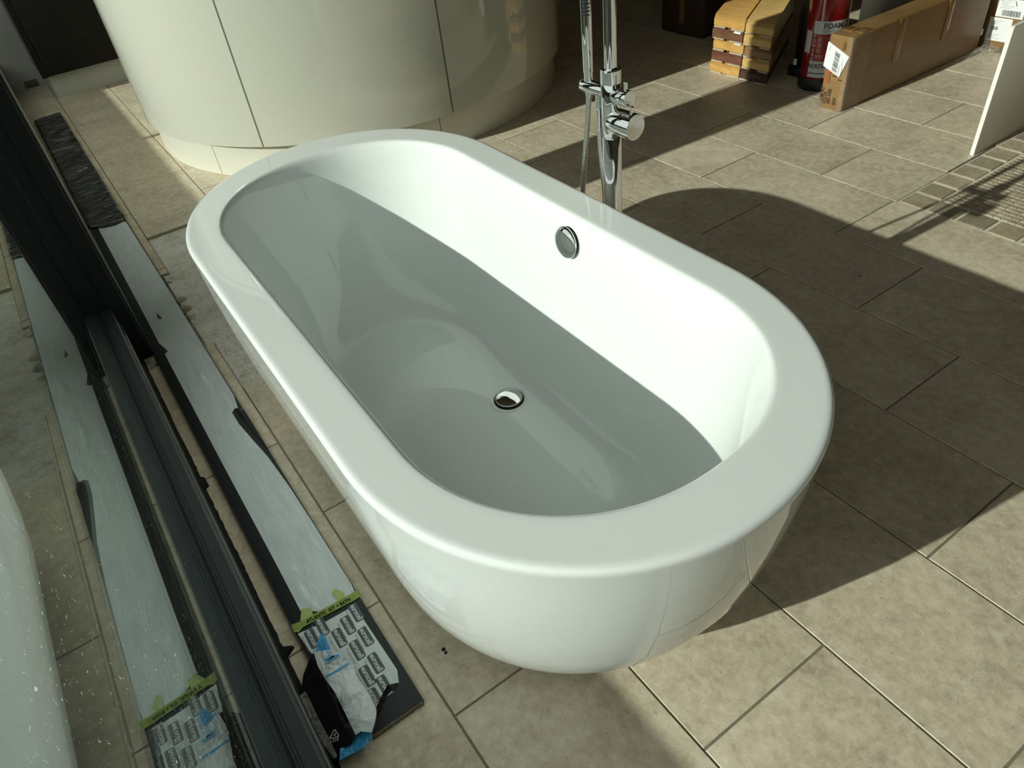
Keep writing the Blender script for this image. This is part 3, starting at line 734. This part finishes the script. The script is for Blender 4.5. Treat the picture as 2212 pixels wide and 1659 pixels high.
black_poly = [(400, 800), (425, 812), (445, 900), (495, 990), (565, 1085), (645, 1250), (725, 1410), (690, 1480), (610, 1510), (598, 1605), (545, 1600), (480, 1480), (400, 1330), (290, 1130), (318, 1040), (330, 960), (370, 860)]
blob('black_film', black_poly, lambda u_, v_: hz(u_, v_)+.004, M['bagblack'], .0025, 26)
white_poly = [(412, 806), (425, 790), (530, 772), (575, 790), (640, 838), (700, 880), (722, 960), (765, 1025), (822, 1105), (872, 1205), (876, 1262), (862, 1330), (842, 1392), (760, 1385), (722, 1412), (645, 1255), (565, 1092), (495, 992), (440, 900)]
blob('milky_film', white_poly, lambda u_, v_: hz(u_, v_)+.009+.010*math.exp(-((u_+.60)/.04)**2-((v_+.005)/.02)**2), M['bagwhite'], .0042, 30)
blob('blue_corner', [(455, 652), (487, 668), (512, 715), (530, 776), (470, 790), (424, 796), (432, 735)], lambda u_, v_: .018, M['bagblue'], .004, 45)
blob('blue_corner', [(722, 1408), (760, 1385), (795, 1358), (846, 1384), (842, 1445), (790, 1505), (700, 1550), (598, 1606), (606, 1512), (690, 1478)], lambda u_, v_: .017, M['bagblue'], .0035, 40)
blob('clear_flap', [(290, 1128), (345, 1085), (380, 1150), (440, 1280), (520, 1430), (585, 1570), (560, 1590), (470, 1470), (390, 1310)], lambda u_, v_: .0165, M['bagclear'], .002, 40)
blob('clear_flap', [(722, 960), (770, 1010), (850, 1130), (885, 1230), (868, 1330), (850, 1390), (845, 1500), (800, 1560), (790, 1500), (842, 1440), (846, 1384), (862, 1330), (876, 1262), (872, 1205), (822, 1105)], lambda u_, v_: .020, M['bagclear'], .003, 45)
# print on the bag
def stripe(name, poly, mt, z): return mesh(name, [fl(*CRX(x, y), z) for x, y in poly], [tuple(range(len(poly)))], mt, bag)
ZB = .0335
def band(name, cl, w_, mt, z=ZB):
    V = []; Fc = []
    for i, (x, y) in enumerate(cl):
        x2, y2 = cl[min(i+1, len(cl)-1)]; x1, y1 = cl[max(i-1, 0)]; l_ = math.hypot(x2-x1, y2-y1); nx, ny = -(y2-y1)/l_*w_, (x2-x1)/l_*w_
        V += [fl(*CRX(x+nx, y+ny), z), fl(*CRX(x-nx, y-ny), z)]
    for i in range(len(cl)-1): Fc.append((2*i, 2*i+1, 2*i+3, 2*i+2))
    return mesh(name, V, Fc, mt, bag)
band('blue_stripe', [(496, 975), (560, 945), (620, 905), (672, 878)], 7, M['blueprint'])
band('blue_stripe', [(510, 868), (550, 830), (598, 815)], 10, M['blueprint'])
band('blue_stripe', [(483, 855), (520, 845), (560, 818)], 6, M['blueprint'])
band('blue_stripe', [(500, 782), (520, 800), (522, 830), (500, 850)], 4, M['blueprint'])
band('blue_stripe', [(515, 778), (540, 800), (540, 835)], 3, M['blueprint'])
xd = Vector(fl(*CRX(630, 850), ZB))-Vector(fl(*CRX(530, 905), ZB)); xd.normalize(); yd = Vector((0, 0, 1)).cross(xd)
text_on('bag_lettering', 'V I V A', fl(*CRX(578, 878), ZB), xd, yd, .0075, M['greyprint'], bag, False, 1.1, 1.2)
ZK = .0285
xd = Vector(fl(*CRX(610, 1440), ZK))-Vector(fl(*CRX(560, 1360), ZK)); xd = Vector((xd.x, xd.y, 0)).normalized()
xr = Vector((fl(*CRX(640, 1390), ZK)[0]-fl(*CRX(560, 1410), ZK)[0], fl(*CRX(640, 1390), ZK)[1]-fl(*CRX(560, 1410), ZK)[1], 0)).normalized(); yr = Vector((0, 0, 1)).cross(xr)
cR = Vector(fl(*CRX(563, 1408), ZK)); tri = [cR+yr*.0075, cR-xr*.0068-yr*.0045, cR+xr*.0068-yr*.0045]
for i in range(3):
    a, b_ = tri[i].lerp(tri[(i+1) % 3], .1), tri[i].lerp(tri[(i+1) % 3], .78); dr_ = (b_-a).normalized(); nn = Vector((0, 0, 1)).cross(dr_)*.0006
    mesh('recycling_arrow', [tuple(a+nn), tuple(a-nn), tuple(b_-nn), tuple(b_-nn*2.6), tuple(b_+dr_*.0026), tuple(b_+nn*2.6), tuple(b_+nn)], [(0, 1, 2, 3, 4, 5, 6)], M['paleprint'], bag)
text_on('recycling_number', '4', cR-yr*.0005, xr, yr, .0075, M['paleprint'], bag)
text_on('recycling_lettering', 'LDPE', cR-yr*.0085, xr, yr, .0052, M['paleprint'], bag)
recentre(bag, (-.60, -.02, .012))

# ================================================================== LONG CARDBOARD BOX
BV = 2.205
box = thing('long_carton', 'long brown cardboard carton standing on edge with a white barcode label on its end', 'box', None)
bu0, bu1, bh = -1.512, -1.424, .238
V = []; Fc = []; nl = 40
def rr(u0, u1, z0, z1, r, k=4):
    pts = []
    for cx, cz, a0 in ((u1-r, z1-r, 0), (u0+r, z1-r, 90), (u0+r, z0+r, 180), (u1-r, z0+r, 270)):
        for q in range(k+1):
            a = math.radians(a0+90*q/k); pts.append((cx+r*math.cos(a), cz+r*math.sin(a)))
    return pts
secs = []
for i in range(nl+1):
    t = i/nl; v = BV+.79*t; ins = .006*max(0, 1-i/1.5)
    pr = rr(bu0+ins*.5, bu1-ins*.5, 0, bh-ins*.5, .008)
    secs.append([(u+.0018*mnoise.noise(Vector((u*20, v*5, z*16))), v+(0 if i else .001*mnoise.noise(Vector((u*40, z*40, 1)))), max(0, z+.0014*mnoise.noise(Vector((u*20, v*6, z*14+5))))) for u, z in pr])
m_ = len(secs[0]); V = [p_ for s2 in secs for p_ in s2]
for i in range(nl):
    for k in range(m_): Fc.append((i*m_+k, (i+1)*m_+k, (i+1)*m_+(k+1) % m_, i*m_+(k+1) % m_))
Fc.append(tuple(range(m_))[::-1]); Fc.append(tuple(nl*m_+k for k in range(m_)))
mesh('carton', V, Fc, M['card'], box, True, autosmooth=40)
FV = BV-.0022
c65 = lambda x, y: (1500+x/6.144, y/6.144)
quad = [onv(*c65(x, y), FV-.001) for x, y in [(1783, 547), (2055, 757), (1915, 1025), (1710, 872)]]
lab = prism('barcode_label', [(p_[0], p_[2]) for p_ in quad], 'v', FV-.0012, FV+.0008, M['paper'], box)
A, B_, C_, D_ = [Vector(q) for q in quad]     # A top left, B top right, C bottom right, D bottom left
xl = (B_-A); yl = (D_-A)
def onlabel(x, y, dv=-.0006): 
    p_ = A+xl*x+yl*y; return (p_.x, FV-.0012+dv, p_.z)
V = []; Fc = []; x = 0; random.seed(3)
t_ = 0
while t_ < 1:
    w_ = random.choice((.018, .03, .045)); 
    y0 = .92-.78*t_; y1 = .92-.78*min(1, t_+w_)
    i = len(V); V += [onlabel(.40, y0), onlabel(.62, y0), onlabel(.62, y1), onlabel(.40, y1)]; Fc.append((i, i+1, i+2, i+3)); t_ += w_+random.choice((.016, .028, .04))
mesh('barcode', V, Fc, M['paperink'], lab)
for (x0, x1, y0, y1) in ((.68, .71, .55, .95), (.76, .78, .25, .5), (.80, .82, .45, .8), (.12, .14, .1, .3)):
    mesh('label_line', [onlabel(x0, y0), onlabel(x1, y0), onlabel(x1, y1), onlabel(x0, y1)], [(0, 1, 2, 3)], M['papergrey'], lab)
text_on('label_code', 'TR', onlabel(.93, .9), (yl*-1), xl*-1, .006, M['paperink'], lab) if False else None
zup = (0, 0, 1); lft = (-1, 0, 0)
for s_, (px, py), sz in (('ITEM NO', (1662, 1238), .0185), ('COLOR', (1705, 1290), .0185), ('BED SIZE:', (1762, 1270), .0185), ('BOX', (1828, 1340), .0185), ('5', (1838, 1005), .02), ('2', (1908, 1062), .02)):
    p_ = onv(*c65(px, py), FV-.0006); p_ = (p_[0]+(.0085 if s_ == 'ITEM NO' else .006), p_[1], p_[2]); text_on('carton_print', s_, p_, zup, lft, sz*.86, M['cardink'], box, True, .74)
p0 = onv(*c65(1990, 600), FV-.0006)
mesh('arrow_mark', [(p0[0]+dx, FV-.0006, p0[2]+dz) for dx, dz in ((-.004, -.016), (.003, -.016), (.006, 0), (.001, .012), (-.006, 0))], [(0, 1, 2, 3, 4)], M['cardtape'], box)
bbox('parcel_tape', (-1.504, FV-.0003, .085), (-1.486, FV+.001, .135), M['cardred'], box)
for v0, v1 in ((2.44, 2.475), (2.72, 2.75)): bbox('parcel_tape', (bu1-.001, v0, .10), (bu1+.0026, v1, .235), M['cardtape'], box, .0006)
for k, (v0, v1, u0, u1) in enumerate(((2.245, 2.285, -1.500, -1.462), (2.25, 2.30, -1.458, -1.428))): bbox('parcel_tape', (u0, v0, bh-.002), (u1, v1, bh+.0022), M['cardtape'], box, .0005)
# clear shrink film bunched round the near corner and low side
bm = bmesh.new()
V = []; Fc = []; n_ = 34; q_ = 60
for i in range(n_+1):
    for j in range(q_+1):
        t = i/n_; z = .004+(bh+.003-.008)*j/q_
        if t < .28: u, v = bu1-.016*(1-t/.28), BV-.0045
        else: u, v = bu1+.0042, BV-.003+(t-.28)/.72*.09
        w_ = .0028*mnoise.noise(Vector((t*9, j*.33, 1)))
        V.append((u+w_*.6, v-abs(w_)*.4 if t < .28 else v, z))
for i in range(n_):
    for j in range(q_): a = i*(q_+1)+j; Fc.append((a, a+q_+1, a+q_+2, a+1))
mesh('shrink_film', V, Fc, M['shrink'], box, True)
V = []; Fc = []
for i in range(61):
    for j in range(9):
        v = BV+.10+.66*i/60; z = .012+.10*j/8; V.append((bu1+.0040+.0012*mnoise.noise(Vector((v*30, z*60, 2))), v, z+.012*mnoise.noise(Vector((v*9, 1, 1)))*(j/8)))
for i in range(60):
    for j in range(8): a = i*9+j; Fc.append((a, a+9, a+10, a+1))
M['shrinkside'] = crumple('thin shrink film', (.6, .58, .5), .15, .10, 50, .8)
mesh('shrink_film', V, Fc, M['shrinkside'], box, True)
recentre(box, (-1.468, 2.66, 0))

# ================================================================== STACK OF WOOD FLOORING SAMPLES
sk = math.tan(math.radians(30)); FV0 = 2.252; LH = .0412
def sample(layer, right, wood, label, setback=0.0):
    t = thing('flooring_sample', label, 'wood sample', None, 'stacked wood flooring samples')
    z0 = LH*layer; top = layer == 4
    u0, u1 = (-2.056, -1.9085) if not right else (-1.9020, -1.778)
    dep = .42
    prof = [(0, .0038), (0, .026), (.020, LH-.0005), (dep, LH-.0005), (dep, .0038)]
    sh = .006*((layer*37) % 5-2)/2; V = []
    for u in (u0, u1):
        for dd, z in prof: V.append((u+sh*.4-dd*sk, FV0+.02*(u-u0)+dd+.003*((layer*13) % 3), z0+z))
    n_ = len(prof); Fc = [tuple(range(n_)), tuple(range(n_, 2*n_))[::-1]]+[(i, (i+1) % n_, n_+(i+1) % n_, n_+i) for i in range(n_)]
    bm = bmesh.new(); vv = [bm.verts.new([c*S for c in p_]) for p_ in V]
    for f in Fc: bm.faces.new([vv[i] for i in f])
    bmesh.ops.recalc_face_normals(bm, faces=bm.faces); bmesh.ops.bevel(bm, geom=bm.edges[:], offset=.0016*S, segments=2, affect='EDGES')
    frombm('block', bm, wood, t, 40)
    w_ = u1-u0
    for a, b_ in (((.04, .40), (.60, 1.0)) if not right else ((0, .34), (.62, .99))):
        x0, x1 = u0+w_*a+sh*.4, u0+w_*b_+sh*.4
        y0 = FV0-.0015
        V = [(x0, y0, z0+.0003), (x1, y0+.02*(x1-x0), z0+.0003), (x1-dep*sk, y0+dep, z0+.0003), (x0-dep*sk, y0+dep, z0+.0003)]
        V += [(p_[0], p_[1], z0+.0036) for p_ in V]
        mesh('backing_strip', V, [(3, 2, 1, 0), (4, 5, 6, 7), (0, 1, 5, 4), (1, 2, 6, 5), (2, 3, 7, 6), (3, 0, 4, 7)], M['backing'], t)
    if not right and layer in (2, 3):
        V = []
        for dd, uo in ((.004, .100), (.004, .132), (.019, .135), (.019, .103)):
            V.append((u0+uo-dd*sk, FV0+dd+.003*((layer*13) % 3)+.002, z0+.026+(LH-.0265)*(dd/.020)+.0012))
        mesh('paper_sticker', V, [(0, 1, 2, 3)], M['paper'], t)
    recentre(t, ((u0+u1)/2, FV0+.08, z0))
names = [('honey', 'umber'), ('redwood', 'pale'), ('honey', 'midoak'), ('walnut', 'pale'), ('honey', 'pale')]
desc = {'honey': 'honey oak', 'umber': 'dark umber oak', 'redwood': 'reddish walnut', 'pale': 'pale oak', 'midoak': 'smoked oak', 'walnut': 'brown walnut'}
lay = ['bottom', 'second', 'middle', 'fourth', 'top']
for k, (a, b_) in enumerate(names):
    sample(k, False, M[a], '%s flooring sample, %s layer of the stack, away from the extinguisher' % (desc[a], lay[k]))
    sample(k, True, M[b_], '%s flooring sample, %s layer of the stack, on the extinguisher side' % (desc[b_], lay[k]))

# ================================================================== FIRE EXTINGUISHER
EU, EV, ER = -1.643, 2.368, .0665
ext = thing('fire_extinguisher', 'red foam fire extinguisher with white labels and black base', 'extinguisher', None)
lathe('base_boot', (EU, EV, 0), (0, 0, 1), [(.0690, 0), (.0705, .004), (.0705, .036), (.0690, .041), (.060, .0412)], M['blackplastic'], ext, 48)
lathe('cylinder', (EU, EV, .03), (0, 0, 1), [(ER*.98, 0), (ER, .004), (ER, .335), (ER*.95, .365), (ER*.75, .392), (ER*.42, .405), (.016, .408), (.016, .425)], M['red'], ext, 64)
lathe('valve_head', (EU, EV, .45), (0, 0, 1), [(.018, 0), (.018, .02), (.012, .022), (.012, .035)], M['blackplastic'], ext, 24)
bbox('squeeze_handle', (EU-.012, EV-.09, .472), (EU+.012, EV+.03, .482), M['blackplastic'], ext, .003)
bbox('squeeze_handle', (EU-.010, EV-.085, .495), (EU+.010, EV+.03, .504), M['red'], ext, .003)
tube('discharge_hose', catmull([(EU+.01, EV+.03, .475), (EU-.055, EV+.05, .46), (EU-.084, EV+.03, .38), (EU-.082, EV+.02, .25), (EU-.080, EV+.015, .12)], 10), .0085, M['blackplastic'], ext, 12)
ang0 = math.atan2(-EV, -EU)                      # side that faces the bath
def wrapped(name, a0, a1, z0, z1, mt, r=ER+.0006, n_=22, parent=ext):
    V = []; Fc = []
    for i in range(n_+1):
        t = ang0+math.radians(a0+(a1-a0)*i/n_)
        V += [(EU+r*math.cos(t), EV+r*math.sin(t), z0), (EU+r*math.cos(t), EV+r*math.sin(t), z1)]
    for i in range(n_): Fc.append((2*i, 2*i+2, 2*i+3, 2*i+1))
    return mesh(name, V, Fc, mt, parent, True)
def wtext(s_, ac, zc, size, mt, fx=1, bold=False, r=ER+.0013, parent=ext, name='label_lettering'):
    Vt, Ft = text_mesh(s_, bold); V = []
    for x, y, _ in Vt:
        t = ang0+math.radians(ac)+x*size*fx/r; V.append((EU+r*math.cos(t), EV+r*math.sin(t), zc+y*size))
    return mesh(name, V, Ft, mt, parent)
lw = wrapped('white_label', -36, 62, .191, .232, M['labelwhite'])
lr = wrapped('red_label', -36, 62, .1035, .190, M['labelred'])
ln = wrapped('white_label', -36, 62, .0475, .1025, M['labelwhite'])
ls = wrapped('side_label', -64, -40, .125, .198, M['labelwhite'])
wtext('FOAM', 19, .2165, .0235, M['paperink'], 1, True, parent=lw)
wtext('FIRE EXTINGUISHER', 19, .2005, .0075, M['papergrey'], 1, False, parent=lw)
for i, ch in enumerate('POWERX'): wtext(ch, -29, .1835-i*.0152, .0150, M['labelwhite'], 1.0, True, parent=lr)
wtext('NORDWE', -8, .0855, .0205, M['paperink'], .72, True, parent=ln)
wrapped('green_rule', -33, 60, .0600, .0632, M['labelgreen'], ER+.0012, parent=ln)
random.seed(5)
for z in (.180, .1765, .173, .1615, .158, .1545, .151, .138, .129, .1255, .122, .1115, .1085):
    wrapped('small_print', 4, 4+random.uniform(18, 30), z, z+.0014, M['labelpink'], ER+.0012, 8, lr)
for z in (.1665, .1485, .1305): wrapped('pictogram', -19, -7, z, z+.0145, M['labelpink'], ER+.0012, 4, lr)
for a in (-20, -12, -4): wrapped('pictogram', a, a+6, .114, .124, M['labelpink'], ER+.0012, 3, lr)
recentre(ext, (EU, EV, 0))

# thin black stand next to the extinguisher
st = thing('black_stand', 'slim black metal stand with a white clip beside the extinguisher', 'stand', None)
bbox('foot', (-1.795, 2.385, 0), (-1.735, 2.455, .035), M['blackplastic'], st, .004)
bbox('upright', (-1.782, 2.40, .035), (-1.748, 2.435, .62), M['blackplastic'], st, .003)
bbox('white_clip', (-1.768, 2.3795, .044), (-1.755, 2.3855, .066), M['paper'], st, .0015)
recentre(st, (-1.765, 2.42, 0))

# grey panel standing behind the carton
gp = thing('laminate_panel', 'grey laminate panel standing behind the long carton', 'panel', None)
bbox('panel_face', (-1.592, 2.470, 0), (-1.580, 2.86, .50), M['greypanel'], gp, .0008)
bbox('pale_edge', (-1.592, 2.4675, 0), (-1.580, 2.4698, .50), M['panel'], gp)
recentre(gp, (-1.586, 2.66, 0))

# putty coloured panel on edge at the mosaic border
pp = thing('cabinet_side_panel', 'putty coloured laminate panel with bright white edge standing on the floor', 'panel', None)
bbox('panel_face', (-.962, 2.1660, 0), (-.950, 3.05, .347), M['panel'], pp, .0006)
bbox('front_edge', (-.9615, 2.1630, .0005), (-.9505, 2.1657, .3465), M['paneledge'], pp)
bbox('top_edge', (-.9615, 2.1665, .3472), (-.9505, 3.049, .3486), M['paneledge'], pp)
recentre(pp, (-.956, 2.6, 0))

# carton with delivery labels
cb = thing('parcel', 'cardboard parcel with two white delivery labels behind the putty panel', 'box', None)
RV = 3.035
bbox('carton', (-1.440, RV, 0), (-1.10, RV+.30, .30), M['card'], cb, .004)
for nm, (u0, u1, z0, z1) in (('upper_label', (-1.412, -1.315, .112, .181)), ('lower_label', (-1.425, -1.345, .030, .108))):
    lb = bbox(nm, (u0, RV-.0014, z0), (u1, RV+.001, z1), M['paper'], cb)
    V = []; Fc = []; x = u0+.022 if nm == 'upper_label' else u0+.012; random.seed(11); xe = u0+(.085 if nm == 'upper_label' else .034); zz = (z0+.005, z0+.024) if nm == 'upper_label' else (z0+.036, z0+.048)
    while x < xe:
        w_ = random.choice((.0010, .0018, .0026)); i = len(V); V += [(x, RV-.0018, zz[0]), (x+w_, RV-.0018, zz[0]), (x+w_, RV-.0018, zz[1]), (x, RV-.0018, zz[1])]; Fc.append((i, i+1, i+2, i+3)); x += w_+random.choice((.0010, .002))
    mesh('barcode', V, Fc, M['paperink'], lb)
    for q in range(6):
        zl = z0+(.03+.0065*q if nm == 'upper_label' else (.008, .014, .056, .062, .068, .020)[q]); x0 = u0+.006+random.random()*.01
        mesh('label_line', [(x0, RV-.0018, zl), (x0+.018+.03*random.random(), RV-.0018, zl), (x0+.018+.03*random.random(), RV-.0018, zl+.0014), (x0, RV-.0018, zl+.0014)], [(0, 1, 2, 3)], M['papergrey'], lb)
    if nm == 'upper_label':
        text_on('label_lettering', '1', (u0+.062, RV-.0019, z0+.047), (1, -0, .5), (-.5, 0, 1), .026, M['paperink'], lb)
        text_on('label_lettering', 'N', (u0+.010, RV-.0019, z0+.057), (1, 0, 0), (0, 0, 1), .014, M['paperink'], lb)
        bbox('black_bar', (u0+.054, RV-.0020, z0+.0615), (u0+.095, RV-.0012, z0+.0675), M['paperink'], lb)
recentre(cb, (-1.27, RV+.15, 0))

# scrap of clear film on the floor
bm = bmesh.new(); bmesh.ops.create_grid(bm, x_segments=46, y_segments=46, size=.5)
for v in bm.verts:
    x, y = v.co.x, v.co.y; r_ = math.hypot(x, y)*2
    k = 1-.25*r_*mnoise.noise(Vector((math.atan2(y, x), 2, 0)))
    h = (.020+.022*(1-2*abs(mnoise.noise(Vector((x*5, y*5, 3)))))+.018*(1-2*abs(mnoise.noise(Vector((x*12, y*12, 5))))))*max(0, 1-r_*r_*.75)
    if abs(x+.12) < .06 and abs(y-.0) < .10: h += .020
    v.co = Vector(((-1.345+x*.115*k)*S, (2.925+y*.12*k)*S, max(.0006, h)*S))
for f in bm.faces: f.smooth = True
sf = frombm('film_scrap', bm, M['shrink'], None, 60)
tag(sf, 'crumpled clear plastic film lying by the parcel', 'plastic film')

# carton behind the samples, its deep shade put into the card colour
dc = thing('shaded_carton', 'brown carton coloured dark for deep shade between the tap and the wood samples', 'box', None)
bbox('carton_body', (-2.62, 2.52, 0), (-2.36, 2.80, .42), M['cardshade'], dc, .018, 4)
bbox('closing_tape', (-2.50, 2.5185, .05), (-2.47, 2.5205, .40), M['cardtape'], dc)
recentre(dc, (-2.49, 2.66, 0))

# crumbs of mastic on the tiles
for px_, py_, r_, lb_ in ((958, 1403, .0030, 'larger black crumb of mastic on the tile between bath and board'), (963, 1410, .0024, 'smaller black crumb of mastic on the tile between bath and board'), (1858, 596, .0022, 'tiny black crumb on the tile in the shadow of the bath')):
    q = fl(px_, py_); tag(rock('mastic_crumb', q[0], q[1], r_, M['gasket'], None, 0.0), lb_, 'crumb', 'mastic crumbs on the floor')
